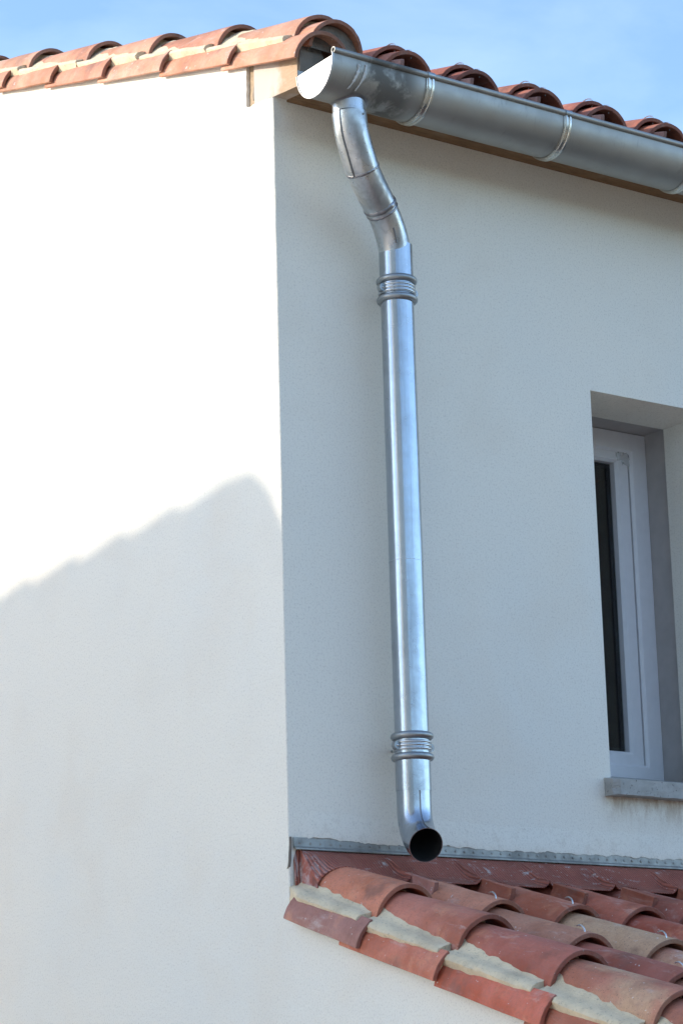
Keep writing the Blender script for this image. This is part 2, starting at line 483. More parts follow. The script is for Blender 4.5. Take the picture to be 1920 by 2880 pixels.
bm.faces.new([V3(p) for p in ((XS, 2.272), (0, 2.272), (-.05, 2.281), (-.108, 2.289), (-.120, 2.286), (-.139, 2.290), (-.147, 2.297), (XS, 2.297))])
sl = [(-.147, 2.297)] + jit((-.147, 2.297), (-.143, 2.402), 9, .0022) + [(-.143, 2.402), (-.142, zA(-.142) + top)]
lad(bm, [V3((XS, p[1])) for p in sl[:-1]] + [V3((XS, zA(XS) + top))], [V3(p) for p in sl])
edge = [(2.6, -2.4), (2.6, zAl(2.6) + top), (0.0, zl)]
lad(bm, [V3(p) for p in edge], [V3(p, .25) for p in edge])
edge = [(0, 2.272), (-.05, 2.281), (-.108, 2.289), (-.120, 2.286), (-.139, 2.290)] + sl
lad(bm, [V3(p) for p in edge], [V3(p, .06) for p in edge])
edge = [(-.142, zA(-.142) + top), (-3.0, zA(-3.0) + top), (-6.0, zA(0) + top), (-6.0, -2.4)]
lad(bm, [V3(p) for p in edge], [V3(p, .25) for p in edge])
bmesh.ops.remove_doubles(bm, verts=bm.verts[:], dist=1e-5)
hp(from_bm('gable_wall', bm, PL))

# side wall (plane x = 0) with the window opening
W0, W1, WZ0, WZ1 = 1.214, 1.739, 0.262, 1.531
bm = bmesh.new()
def quad(*p, mi=0):
    f = bm.faces.new([bm.verts.new(q) for q in p]); f.material_index = mi
Y0, Y1, Z0, Z1 = 0.0026, 5.6, -2.4, 2.30
for (ya, yb, za, zb) in ((Y0, W0, Z0, Z1), (W1, Y1, Z0, Z1), (W0, W1, Z0, WZ0), (W0, W1, WZ1, Z1)):
    quad((0, ya, za), (0, yb, za), (0, yb, zb), (0, ya, zb))
RX, FX, rb_ = -0.228, -0.375, 0.016
quad((0, W0, WZ0), (0, W0, WZ1), (RX, W0, WZ1), (RX, W0, WZ0))
quad((0, W1, WZ0), (RX, W1, WZ0), (RX, W1, WZ1), (0, W1, WZ1))
quad((0, W0, WZ1), (0, W1, WZ1), (RX, W1, WZ1), (RX, W0, WZ1))
quad((0, W0, WZ0 - .03), (RX, W0, WZ0 - .03), (RX, W1, WZ0 - .03), (0, W1, WZ0 - .03))
a, b, cc, d = W0 - rb_, W1 + rb_, WZ1 + 0.008, WZ0 - .03
quad((RX, W0, WZ0), (RX, W0, cc), (RX, a, cc), (RX, a, WZ0), mi=1)
quad((RX, W1, WZ0), (RX, b, WZ0), (RX, b, cc), (RX, W1, cc), mi=1)
quad((RX, W0, WZ1), (RX, W1, WZ1), (RX, W1, cc), (RX, W0, cc), mi=1)
quad((RX, a, WZ0), (RX, a, cc), (FX, a, cc), (FX, a, WZ0), mi=1)
quad((RX, b, WZ0), (FX, b, WZ0), (FX, b, cc), (RX, b, cc), mi=1)
quad((RX, a, cc), (RX, b, cc), (FX, b, cc), (FX, a, cc), mi=1)
quad((RX, a, d), (FX, a, d), (FX, b, d), (RX, b, d), mi=1)
# inner skin and far end so that the wall has thickness
quad((-6.0, Y1, Z0), (0, Y1, Z0), (0, Y1, Z1), (-6.0, Y1, Z1))
quad((-6.0, 0.25, Z0), (-6.0, Y1, Z0), (-6.0, Y1, Z1), (-6.0, 0.25, Z1))
me = bpy.data.meshes.new('side_wall'); bmesh.ops.remove_doubles(bm, verts=bm.verts[:], dist=1e-5); bm.to_mesh(me); bm.free()
hp(link('side_wall', me, [PL, REV]))
# dim room behind the pane
bm = bmesh.new()
add_box(bm, (-3.0, 0.5, -0.6), (-0.385, 3.2, 2.0))
bm.faces.ensure_lookup_table()
ff = [f for f in bm.faces if abs(f.calc_center_median().x + 0.385) < 1e-4]
bmesh.ops.delete(bm, geom=ff, context='FACES')
for (ya, yb, za, zb) in ((.5, W0, -.6, 2.0), (W1, 3.2, -.6, 2.0), (W0, W1, -.6, .30), (W0, W1, 1.53, 2.0)):
    vs = [bm.verts.new(p) for p in ((-.385, ya, za), (-.385, yb, za), (-.385, yb, zb), (-.385, ya, zb))]; bm.faces.new(vs)
me = bpy.data.meshes.new('room'); bm.to_mesh(me); bm.free()
hp(link('room_walls', me, ROOM))

# ---- window: frame > sash, pane, gasket, film, sill
def ring_bm(bm, x0, x1, y0, y1, z0, z1, w, mi=0, bev=0.0):
    """rectangular frame in the yz plane, mitred, front at x1"""
    o = [(y0, z0), (y1, z0), (y1, z1), (y0, z1)]
    i_ = [(y0 + w, z0 + w), (y1 - w, z0 + w), (y1 - w, z1 - w), (y0 + w, z1 - w)]
    ib = [(y0 + w - bev, z0 + w - bev), (y1 - w + bev, z0 + w - bev), (y1 - w + bev, z1 - w + bev), (y0 + w - bev, z1 - w + bev)]
    def v(p, x): return bm.verts.new((x, p[0], p[1]))
    for k in range(4):
        j = (k + 1) % 4
        of, ob = (v(o[k], x1), v(o[j], x1)), (v(o[k], x0), v(o[j], x0))
        bf = (v(ib[k], x1), v(ib[j], x1))
        jf = (v(i_[k], x1 - bev), v(i_[j], x1 - bev)); jb = (v(i_[k], x0), v(i_[j], x0))
        for q in ((of[0], of[1], bf[1], bf[0]), (ob[0], ob[1], of[1], of[0]), (bf[0], bf[1], jf[1], jf[0]), (jf[0], jf[1], jb[1], jb[0]), (ob[1], ob[0], jb[0], jb[1])):
            f = bm.faces.new(q); f.material_index = mi
bm = bmesh.new(); ring_bm(bm, -.40, -.34, 1.198, 1.7535, .315, 1.536, .070, bev=.009)
bmesh.ops.remove_doubles(bm, verts=bm.verts[:], dist=1e-5)
win = hp(from_bm('window', bm, PVC))
bm = bmesh.new(); ring_bm(bm, -.40, -.352, 1.276, 1.678, .377, 1.482, .052, bev=.010)
bmesh.ops.remove_doubles(bm, verts=bm.verts[:], dist=1e-5)
sash = from_bm('sash', bm, PVC, win)
bm = bmesh.new()                                  # welded mitre lines and the shadow gap round the sash
add_box(bm, (-.395, 1.679, .386), (-.362, 1.6833, 1.484))
add_box(bm, (-.395, 1.272, 1.483), (-.362, 1.6833, 1.4865))
g_ = from_bm('gasket', bm, GASK, win)
bm = bmesh.new()
add_box(bm, (-.388, 1.325, .428), (-.383, 1.628, 1.431))
from_bm('pane', bm, GLS, win)
bm = bmesh.new()
ring_bm(bm, -.398, -.389, 1.328, 1.6262, .430, 1.429, .016)
from_bm('glazing_spacer', bm, GASK, win)
# torn protective film left on the sash corner
bm = bmesh.new()
rnd = random.Random(3)
grid = []
for i in range(9):
    row = []
    for j in range(9):
        y = 1.622 + 0.058 * i / 8; z = 1.425 + 0.046 * j / 8
        dd = max(abs(i - 4) / 4, abs(j - 4) / 4)
        row.append(bm.verts.new((-.349 + rnd.uniform(-.001, .004), y + rnd.uniform(-.005, .005) * dd * 1.6, z + rnd.uniform(-.009, .009) * dd * 1.6)))
    grid.append(row)
for i in range(8):
    for j in range(8):
        if (i < 4 and j < 3) or (i == 0 and j > 5): continue
        bm.faces.new((grid[i][j], grid[i + 1][j], grid[i + 1][j + 1], grid[i][j + 1]))
for v in [v for v in bm.verts if not v.link_faces]: bm.verts.remove(v)
from_bm('protective_film', bm, FILM, win, 60)
# sill: sloping top, chipped left nose
bm = bmesh.new()
add_prism(bm, [(0.052, .213), (0.052, .262), (-.338, .338), (-.338, .213)], 1, 1.183, 1.80)
bmesh.ops.subdivide_edges(bm, edges=[e for e in bm.edges if abs(e.verts[0].co.y - e.verts[1].co.y) > .3], cuts=24)
bmesh.ops.subdivide_edges(bm, edges=[e for e in bm.edges if e.verts[0].co.x > .05 and e.verts[1].co.x > .05 and abs(e.verts[0].co.z - e.verts[1].co.z) > .02], cuts=4, use_grid_fill=True)
bmesh.ops.triangulate(bm, faces=[f for f in bm.faces if len(f.verts) > 4])
for v in bm.verts:
    if v.co.x > .04:
        n_ = noise.noise(v.co * 40)
        v.co.x += n_ * .0025
        if v.co.y < 1.20: v.co.x -= .014 + .006 * noise.noise(v.co * 90); v.co.y += .004
    if v.co.x > 0 and v.co.z < .215: v.co.z += .002 * noise.noise(v.co * 60)
from_bm('sill', bm, STN, win)
# the opening continues the wall block past the reveal under the sill
# ---- eaves timber
EX = 0.128
bm = bmesh.new()
add_prism(bm, [(-.106, 2.291), (0.0, 2.275), (EX, 2.262), (EX, 2.372), (-.104, 2.444)], 1, 0.003, 0.05)
bmesh.ops.subdivide_edges(bm, edges=bm.edges[:], cuts=3, use_grid_fill=True)
for v in bm.verts:
    v.co.y += .0015 * noise.noise(v.co * 35); v.co.z += .0012 * noise.noise(v.co * 50 + Vector((4, 4, 4)))
bmesh.ops.triangulate(bm, faces=[f for f in bm.faces if len(f.verts) > 4])
hp(from_bm('rafter_end', bm, PAN))
bm = bmesh.new()
add_prism(bm, [(-.16, 2.27), (-.09, 2.27), (-.09, 2.43), (-.16, 2.43)], 1, 0.011, 0.10)
hp(from_bm('rafter_slot', bm, mat_simple('raw_edge', (.50, .37, .24), .9, .35, scale=40, bump=.8)))
bm = bmesh.new()
add_box(bm, (-.05, .0505, 2.268), (EX - .022, 5.7, 2.286))
hp(from_bm('soffit', bm, WOOD))
bm = bmesh.new()
add_box(bm, (EX - .020, .0505, 2.258), (EX, 5.7, 2.36))
hp(from_bm('fascia', bm, WOOD))

# ------------------------------------------------------------------ tiles
PAL = [(.55, .19, .11), (.50, .16, .09), (.42, .13, .085), (.56, .23, .14), (.46, .18, .115), (.38, .125, .085)]
def tile_mesh(name, L, rf, rb, t=.0125, up=True, seed=0, N=22, S=9, squash=1.0, amax=180):
    """canal tile: front (wide) end at x=0, body running to x=-L; up=convex side up; feet at z=0"""
    rn = random.Random(seed)
    bm = bmesh.new()
    ph = rn.uniform(0, 50)
    def ring(x, r, off):
        out = []
        for k in range(N + 1):
            a = R(amax) * k / N
            rr = r + off
            y = -rr * math.cos(a); z = rr * math.sin(a) * squash
            p = Vector((x, y, z if up else -z))
            n_ = noise.noise(Vector((x * 7, a * 1.1 + ph, ph))) * .0022
            p.y += n_; p.z += noise.noise(Vector((x * 6 + ph, a * 1.3, 3))) * .0018
            if x > -0.001 or x < -L + 0.001: p.x += noise.noise(Vector((a * 6 + ph, ph, off * 40))) * .0030
            out.append(bm.verts.new(p))
        return out
    outer, inner = [], []
    for s in range(S + 1):
        x = -L * s / S; r = rf + (rb - rf) * s / S
        outer.append(ring(x, r, 0)); inner.append(ring(x, r, -t))
    for s in range(S):
        for k in range(N):
            bm.faces.new((outer[s][k], outer[s][k + 1], outer[s + 1][k + 1], outer[s + 1][k]))
            bm.faces.new((inner[s][k + 1], inner[s][k], inner[s + 1][k], inner[s + 1][k + 1]))
        bm.faces.new((outer[s][0], outer[s + 1][0], inner[s + 1][0], inner[s][0]))
        bm.faces.new((outer[s][N], inner[s][N], inner[s + 1][N], outer[s + 1][N]))
    for k in range(N):
        bm.faces.new((outer[0][k + 1], outer[0][k], inner[0][k], inner[0][k + 1]))
        bm.faces.new((outer[S][k], outer[S][k + 1], inner[S][k + 1], inner[S][k]))
    bmesh.ops.recalc_face_normals(bm, faces=bm.faces[:])
    # worn arrises
    eds = [e for e in bm.edges if len(e.link_faces) == 2 and e.calc_face_angle(0) > R(50)]
    bmesh.ops.bevel(bm, geom=eds, offset=.0014, segments=1, affect='EDGES', profile=0.6)
    for f in bm.faces: f.smooth = True
    for e in bm.edges:
        if len(e.link_faces) == 2: e.smooth = e.calc_face_angle(0) < R(35)
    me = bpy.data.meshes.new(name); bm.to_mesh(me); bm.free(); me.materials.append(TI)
    return me
CUTS = [tile_mesh('roof_tile', .45, .1005, .083, seed=i + 30, amax=52, N=9) for i in range(4)]
COVERS = [tile_mesh('roof_tile', .45, .1005, .083, seed=i) for i in range(5)]
CHANS = [tile_mesh('roof_tile', .45, .083, .095, up=False, seed=20 + i) for i in range(3)]

def place(parent, me, x, y, z, slope=SL - .036, yaw=0.0, color=None, sand=None, roll=0.0, vis=True):
    o = bpy.data.objects.new('roof_tile', me); col.objects.link(o)
    o.parent = parent
    o.location = (x, y, z)
    o.rotation_euler = (roll, math.atan(slope), yaw + random.uniform(-.006, .006))
    c = color if color is not None else random.choice(PAL)
    k = random.uniform(.93, 1.07)
    a = sand if sand is not None else random.uniform(0, .45)
    k *= 1.08
    o.color = (c[0] * k, c[1] * k, c[2] * k, a)
    return o

def hook(parent, x, y, z, dx=.05, drop=.020, slope=SL, yaw=0.0):
    """bent wire clip: shank lying up-slope on the tile, bending down over the front edge"""
    P_ = [(-.036, .006), (-.026, .010), (-.013, .0135), (-.001, .0125), (.0055, .0075), (.0078, -.001), (.0072, -.010), (.004, -drop * .75)]
    pts = smooth_path([(x_, 0, z_ - slope * min(x_, 0)) for x_, z_ in P_], 4)
    bm = bmesh.new(); sweep(bm, [p + Vector((0, 0, .003)) for p in pts], .0021, 8, True)
    o = from_bm('tile_hook', bm, CLAMP, parent, 40)
    o.location = (x, y, z); o.rotation_euler = (0, 0, yaw)
    return o

low_ref = [None]
def mortar_block(parent, prof, x0, x1, slope, z0, mat=MO, seed=0, amp=.0032):
    """prof: (y, dz) outline; runs from x0 up-slope end to x1 front end"""
    bm = bmesh.new(); n = max(3, int((x1 - x0) / .012))
    # densify outline
    P = []
    for i in range(len(prof)):
        a = prof[i]; b = prof[(i + 1) % len(prof)]
        m = max(1, int(math.hypot(b[0] - a[0], b[1] - a[1]) / .008))
        for k in range(m): P.append((a[0] + (b[0] - a[0]) * k / m, a[1] + (b[1] - a[1]) * k / m))
    rings = []
    for i in range(n + 1):
        x = x0 + (x1 - x0) * i / n
        rg = []
        for (y, dz) in P:
            v = Vector((x, y, z0 - slope * x1 + .302 * (x1 - x) + dz + .002))
            if parent is low_ref[0] and x < .07: v.y = max(v.y, -.001 + (v.y) * max(0, x) / .07) if v.y < 0 else v.y
            q = v * 28 + Vector((seed * 3.1, 0, 0))
            v.y += noise.noise(q) * amp + noise.noise(q * 4) * amp * .4
            v.z += noise.noise(q + Vector((9, 9, 9))) * amp
            if i in (0, n): v.x += noise.noise(q * 1.5) * .010
            rg.append(bm.verts.new(v))
        rings.append(rg)
    m = len(P)
    for i in range(n):
        for k in range(m): bm.faces.new((rings[i][k], rings[i][(k + 1) % m], rings[i + 1][(k + 1) % m], rings[i + 1][k]))
    bm.faces.new(rings[0]); bm.faces.new(list(reversed(rings[-1])))
    return from_bm('verge_mortar', bm, mat, parent, 50)

# ---------------- upper roof
bm = bmesh.new()
add_prism(bm, [(EX - .004, zA(EX) - .052), (EX - .004, zA(EX) - .036), (-3.0, zA(-3.0) - .036), (-6.2, zA(.2) - .036), (-6.2, zA(.2) - .056), (-3.0, zA(-3) - .060)], 1, 0.13, 5.7)
roof = hp(from_bm('tiled_roof', bm, DARK))
AX = [.176, -.194, -.596, -.968, -1.333, -1.690, -2.05, -2.41, -2.77]
BX = [.163, .086, -.343, -.762, -1.180, -1.600, -2.02, -2.44, -2.86]
warmA = [(.60, .30, .19), (.58, .27, .17), (.62, .33, .22), (.55, .25, .16)]
yA, yB = .062, .122
for i, x in enumerate(AX):
    place(roof, COVERS[0] if i == 0 else CUTS[i % 4], x, yA, zA(x), color=warmA[i % 4], sand=.25 + .2 * (i % 2))
for i, x in enumerate(BX):
    z = 2.459 - SL * x - (.022 if i == 0 else 0)
    place(roof, COVERS[(i + 2) % 5], x, yB, z, color=warmA[(i + 1) % 4], sand=.35)
# verge mortar beneath each cover of the second row
for i, x in enumerate(BX):
    x0 = (BX[i + 1] - .01) if i + 1 < len(BX) else x - .4
    fr = x - (.024 if i else .015)
    if i == 0: x0 = -.30
    if i == 1: fr = .072
    prof = [(-.012, .069), (-.006, .079), (.008, .086), (.020, .090), (.030, .093), (.052, .118), (.09, .152), (.14, .152), (.14, .03), (.01, .02)]
    if i: mortar_block(roof, prof, x0 + (.0 if i + 1 < len(BX) else -.03), fr, SL, 2.384 + (.002 * i % .004), seed=i)
# crescent of grey mortar plugging the eaves end of the second row, and bedding inside the first arch
def arch_plug(parent, x0, x1, yc, z0, r, mat, r2=None, y2=0, z2=0, n=26):
    bm = bmesh.new()
    o = [(yc - r * math.cos(math.pi * k / n), z0 + r * math.sin(math.pi * k / n)) for k in range(n + 1)]
    A = [bm.verts.new((x0, y, z)) for y, z in o]; B = [bm.verts.new((x1 + .003 * noise.noise(Vector((y * 60, z * 60, 0))), y, z)) for y, z in o]
    c = bm.verts.new((x1 - .004, yc, z0))
    for k in range(n):
        bm.faces.new((A[k], A[k + 1], B[k + 1], B[k])); bm.faces.new((B[k], B[k + 1], c))
    return from_bm('verge_mortar', bm, mat, parent, 40)
arch_plug(roof, .02, .155, yB, 2.459 - SL * .163 - .022, .0875, MO2)
bm = bmesh.new()
add_prism(bm, [(.0065, 2.310), (.10, 2.310), (.115, 2.34), (.085, 2.40), (.045, 2.415), (.012, 2.385)], 0, -.12, .134)
bmesh.ops.subdivide_edges(bm, edges=bm.edges[:], cuts=3, use_grid_fill=True)
bmesh.ops.triangulate(bm, faces=[f for f in bm.faces if len(f.verts) > 4])
for v in bm.verts: v.co += Vector((noise.noise(v.co * 30), noise.noise(v.co * 30 + Vector((5, 0, 0))), noise.noise(v.co * 30 + Vector((0, 5, 0))))) * .004
from_bm('verge_mortar', bm, MO2, roof, 50)
# right-hand columns
reds = [(.44, .15, .09), (.40, .13, .085), (.47, .17, .10), (.38, .13, .09)]
for k in range(7):
    y = .41 + .27 * k
    place(roof, COVERS[(k + 1) % 5], .066, y, 2.508 - .100, color=reds[k % 4], sand=.15, slope=.30)
    place(roof, COVERS[(k + 3) % 5], .128, y + .004, 2.467 - .100, color=reds[(k + 2) % 4], sand=.1, slope=.30)
    for j in range(1, 3):
        x = .075 - .37 * j
        place(roof, COVERS[(k + j) % 5], x, y, 2.404 + SL * .37 * j + .012, color=reds[(k + j) % 4], sand=.2)
    hook(roof, .066, y + .004, 2.508, drop=.024)
    hook(roof, .128, y + .020, 2.4655, drop=.024)
    for j in range(2):
        x = .192 - .37 * j
        place(roof, CHANS[(k + j) % 3], x, y - .135, zA(x) + (.068 if j else .070), color=(.52, .30, .25), sand=.1, slope=SL - .02, roll=0 if j else .20)

# ---------------- lean-to roof
bm = bmesh.new()
add_prism(bm, [(.004, zAl(0) - .01), (2.7, zAl(2.7) - .01), (2.7, zAl(2.7) - .05), (.004, zAl(0) - .05)], 1, 0.252, 5.0)
low = hp(from_bm('lean_to_roof', bm, DARK)); low_ref[0] = low
LA = [.377, .707, 1.121, 1.47, 1.83, 2.19]
LAcol = [((.42, .20, .16), .1), ((.62, .21, .135), .05), ((.62, .165, .10), .05), ((.55, .20, .13), .2)]
for i, x in enumerate(LA):
    me = CUTS[(i + 1) % 4] if i else tile_mesh("roof_tile", .376, .1005, .086, seed=41, amax=53, N=9)
    cc_, sd = LAcol[i % 4]
    place(low, me, x, .052, zAl(x), color=cc_, sand=sd, slope=SL - (.036 if i else .02))
LB = [.378, .722, 1.082, 1.44, 1.80, 2.16]
LBcol = [((.66, .24, .14), .42), ((.50, .18, .12), .28), ((.46, .145, .10), .05), ((.50, .19, .12), .72), ((.45, .18, .12), .4)]
zB0 = -.108
for i, x in enumerate(LB):
    cc_, sd = LBcol[i % 5]
    me = COVERS[i % 5] if i else tile_mesh('roof_tile', .375, .1015, .088, seed=44)
    place(low, me, x, .122, zB0 - SL * x, color=cc_, sand=sd)
    x0 = LB[i - 1] - .010 if i else .002
    prof = [(-.022, .068), (-.016, .078), (-.002, .084), (.012, .088), (.022, .091), (.050, .118), (.09, .152), (.14, .152), (.14, .03), (.0, .02)]
    mortar_block(low, prof, x0, x - .026, SL, -.186, seed=10 + i)
cols = [(.378, [.455, .812, 1.175, 1.54, 1.90]), (.630, [.480, .848, 1.21, 1.57, 1.93]), (.888, [.470, .83, 1.19, 1.55, 1.91]),
        (1.140, [.43, .80, 1.16, 1.52, 1.88]), (1.395, [.46, .82, 1.18, 1.54]), (1.65, [.44, .80, 1.16]), (1.905, [.45, .81]), (2.16, [.47, .83])]
ccols = [[((.62, .26, .16), .5), ((.52, .24, .155), .5), ((.40, .125, .085), .1), ((.42, .17, .11), .2), ((.42, .17, .11), .2)],
         [((.56, .19, .12), .30), ((.58, .33, .20), .88), ((.54, .25, .17), .6), ((.42, .17, .11), .2), ((.42, .17, .11), .2)],
         [((.50, .155, .10), .2), ((.42, .115, .075), .05), ((.42, .17, .11), .2), ((.42, .17, .11), .2), ((.42, .17, .11), .2)],
         [((.36, .11, .075), .1), ((.38, .13, .08), .1), ((.42, .17, .11), .2), ((.42, .17, .11), .2), ((.42, .17, .11), .2)]]
for ci, (y, xs) in enumerate(cols):
    for i, x in enumerate(xs):
        cc_, sd = ccols[min(ci, 3)][min(i, 4)]
        me = COVERS[(i + ci * 2) % 5]
        if i == 0: me = tile_mesh('roof_tile', x - .01, .1005, .085, seed=60 + ci)
        place(low, me, x, y, -.120 - .334 * x, color=cc_, sand=sd, slope=.334 - .034, yaw=random.uniform(-.008, .012))
        if ci in (0, 1) and i < 3 or (ci == 2 and i == 1):
            if not (ci == 1 and i == 2):
                hook(low, x, y - .012 + .004 * i, -.0205 - .334 * x, drop=.024, yaw=-.25, slope=.33)
# channel tiles lying between the columns, and the short pieces tucked under the flashing
ys = [.122] + [c_[0] for c_ in cols]
short = [tile_mesh('roof_tile', .15, .079, .081, up=False, seed=80 + i, t=.014) for i in range(2)]
spos = [(.262, .258), (.510, .292), (.762, .312), (1.018, .325), (1.27, .30), (1.525, .31)]
for i, (y, x) in enumerate(spos):
    place(low, short[i % 2], x, y - .013, -.030 - .335 * x, color=(.52, .24, .19) if i == 0 else (.42, .14, .09), sand=.05, slope=.30, roll=.10)
for i in range(len(ys) - 1):
    y = (ys[i] + ys[i + 1]) / 2
    for j in range(3 if i < 4 else 1):
        x = .62 + .37 * j
        place(low, CHANS[(i + j) % 3], x, y, -.100 - .33 * x, color=(.40, .15, .10), sand=.1, slope=.31)

# ---------------- pleated apron flashing draped over the tile tops
cy = [.122, .378, .630, .888, 1.140, 1.395, 1.65, 1.905, 2.16]
firsts = [(.122, .378, zB0 - SL * .378, SL - .036, .375, .1015, .088)] + [(c_[0], c_[1][0], -.120 - .334 * c_[1][0], .300, c_[1][0] - .01, .1005, .085) for c_ in cols]
def drape(x, y):
    best = -9
    for (c, xf, zf, slp, L_, rf, rb) in firsts:
        t = min(1.0, (xf - x) / L_); r = rf + (rb - rf) * t + .003; d_ = abs(y - c)
        if d_ < r: best = max(best, zf + slp * (xf - x) + math.sqrt(r * r - d_ * d_))
    if y > .12:
        best = max(best, -.044 - .35 * x)
        for (ys_, xs_) in ((.262, .258), (.510, .292), (.762, .312), (1.018, .325), (1.27, .30), (1.525, .31)):
            best = max(best, -.026 - .335 * x - abs(y - (ys_ - .013 + .070)) * 1.3) if abs(y - ys_ - .057) < .05 else best
    return best
def dr_s(x, y):
    # slightly relaxed version of the drape
    s = 0
    for k in (-2, -1, 0, 1, 2): s += drape(x, y + k * .007)
    return max(s / 5, drape(x, y) + .0015) if y > .035 else drape(x, y) + .0015
bm = bmesh.new()
NY, NX = 620, 16
ya, yb = .0235, 2.2
g2 = []
for i in range(NY + 1):
    y = ya + (yb - ya) * i / NY
    near = min(abs(y - c) for c in cy)
    xe = .150 + .006 * noise.noise(Vector((y * 9, 0, 0))) + .010 * (min(near, .13) / .13) ** 2
    if y < .2: xe = .090 + .030 * min(1, max(0, (y - .0235)) / .10) + .045 * max(0, (y - .13)) / .07
    xe += .0012 * math.sin(y / .0095 * 2 * math.pi)
    row = []
    for j in range(NX + 1):
        t = j / NX; x = .004 + (xe - .004) * t
        flat = -.004 - .16 * x
        w = min(1, max(0, (x - .004) / .11)); w = w * w * (3 - 2 * w)
        z = flat * (1 - w) + dr_s(x, y) * w
        z = max(z, drape(x, y) + .0015) if drape(x, y) > -5 and x > .0 else z
        z += .0008 * math.sin((y - .12 * x) / .0095 * 2 * math.pi) + .001 * noise.noise(Vector((x * 50, y * 25, 1)))
        row.append(bm.verts.new((x, y, z)))
    g2.append(row)
for i in range(NY):
    for j in range(NX): bm.faces.new((g2[i][j], g2[i + 1][j], g2[i + 1][j + 1], g2[i][j + 1]))
# the apron's end folded down over the verge
fold = []
for j in range(NX + 1):
    v = g2[0][j].co
    fold.append([g2[0][j]] + [bm.verts.new((v.x, v.y - .010 * min(1, k / 2) - .003 * noise.noise(Vector((v.x * 30, k, 0))), v.z - (.014 * k + .004 * math.sin(v.x * 90)) * (.5 + .5 * (1 - j / NX) ))) for k in (1, 2, 3)])
for j in range(NX):
    for k in range(3): bm.faces.new((fold[j][k], fold[j + 1][k], fold[j + 1][k + 1], fold[j][k + 1]))
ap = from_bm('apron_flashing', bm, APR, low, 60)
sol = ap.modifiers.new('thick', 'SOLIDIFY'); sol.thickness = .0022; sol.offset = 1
# lead strip nailed on the wall above it, edge of render lapping unevenly over its top
bm = bmesh.new()
n = 260
rows = []
for i in range(n + 1):
    y = .014 + (2.2 - .014) * i / n
    up = .032 + .004 * noise.noise(Vector((y * 5, 2, 0))) + .003 * noise.noise(Vector((y * 24, 2, 0)))
    o_ = .0015 * noise.noise(Vector((y * 12, 7, 0)))
    pf = [(.0005, up), (.0045 + o_, up - .001), (.0052 + o_, .016), (.0062 + o_, .006), (.0150, .0005), (.0155, -.0035), (.0135, -.0035), (.004, .000)]
    rows.append([bm.verts.new((x, y, z)) for x, z in pf])
for i in range(n):
    for k in range(7): bm.faces.new((rows[i][k], rows[i + 1][k], rows[i + 1][k + 1], rows[i][k + 1]))
bm.faces.new(rows[0])
y = .035
while y < 2.18:                                  # round nail heads
    c_ = Vector((.0050, y, .0155))
    rg = []
    for a, b in ((.0042, 0), (.0036, .0018), (.0018, .0028)):
        rg.append([bm.verts.new(c_ + Vector((b, a * math.cos(k * math.pi / 5), a * math.sin(k * math.pi / 5)))) for k in range(10)])
    for q in range(2):
        for k in range(10): bm.faces.new((rg[q][k], rg[q][(k + 1) % 10], rg[q + 1][(k + 1) % 10], rg[q + 1][k]))
    bm.faces.new(rg[2]); y += .0345 + random.uniform(-.0012, .0012)
hp(from_bm('lead_strip', bm, LEAD, None, 40))
# folded end of the strip turned round the house corner
bm = bmesh.new()
cpts = [(-.001, .034), (-.005, .030), (-.009, .018), (-.007, .006), (-.013, -.004), (-.015, -.022), (-.018, -.040), (-.014, -.060), (-.008, -.066), (.000, -.060), (.006, -.040), (.008, -.02), (.012, .0), (.014, .02), (.013, .036)]
add_prism(bm, [(x * .72 + .0012, z * .86) for x, z in cpts], 1, -.0032, .004)
bmesh.ops.triangulate(bm, faces=[f for f in bm.faces if len(f.verts) > 4])
hp(from_bm('folded_lead_end', bm, MO2))
bm = bmesh.new()
add_prism(bm, [(x * .72 - .0022, z * .90 + .001) for x, z in cpts], 1, -.0042, -.0015)
bmesh.ops.triangulate(bm, faces=[f for f in bm.faces if len(f.verts) > 4])
hp(from_bm('plaster_patch', bm, PL))
# ragged lip of render that overlaps the strip
bm = bmesh.new(); rows = []
for i in range(300):
    y = .03 + 2.15 * i / 299
    lo = .0265 + .013 * noise.noise(Vector((y * 4.5 + 3, 0, 0))) + .006 * noise.noise(Vector((y * 26, 0, 0))) + .003 * noise.noise(Vector((y * 90, 0, 0)))
    lo = min(lo, .033); tp_ = min(1.0, .05 + (y - .03) / .05)
    rows.append([bm.verts.new((.0002 + x_ * tp_, y, z_)) for x_, z_ in ((.0003, lo + .075), (.0056, lo + .026), (.0066, lo + .003), (.0062, lo), (.002, lo - .0005))])
for i in range(299):
    for k in range(4): bm.faces.new((rows[i][k], rows[i + 1][k], rows[i + 1][k + 1], rows[i][k + 1]))
hp(from_bm('render_lip', bm, PL, None, 60))

# ------------------------------------------------------------------ gutter
GC, GZ, GR = .2255, 2.2870, .0925
gut = empty('gutter', (GC, 0, GZ))
tag(gut, 'grey zinc half round gutter along the eaves, white end cap facing the sun', 'gutter')
def gp(o): o.parent = gut; o.matrix_parent_inverse = Matrix.Translation((-GC, 0, -GZ)); return o
def gprof(r, n=40):
    pts = [(GC - r, GZ + .022)]
    for k in range(n + 1):
        a = math.pi + math.pi * k / n
        pts.append((GC + r * math.cos(a), GZ + r * math.sin(a) * 1.04))
    pts.append((GC + r, GZ + .010))
    return pts
def strip(bm, prof, y0, y1, ny, closed=False, mi=0):
    rows = [[bm.verts.new((x, y0 + (y1 - y0) * i / ny, z)) for x, z in prof] for i in range(ny + 1)]
    m = len(prof)
    for i in range(ny):
        for k in range(m if closed else m - 1):
            bm.faces.new((rows[i][k], rows[i + 1][k], rows[i + 1][(k + 1) % m], rows[i][(k + 1) % m])).material_index = mi
    return rows
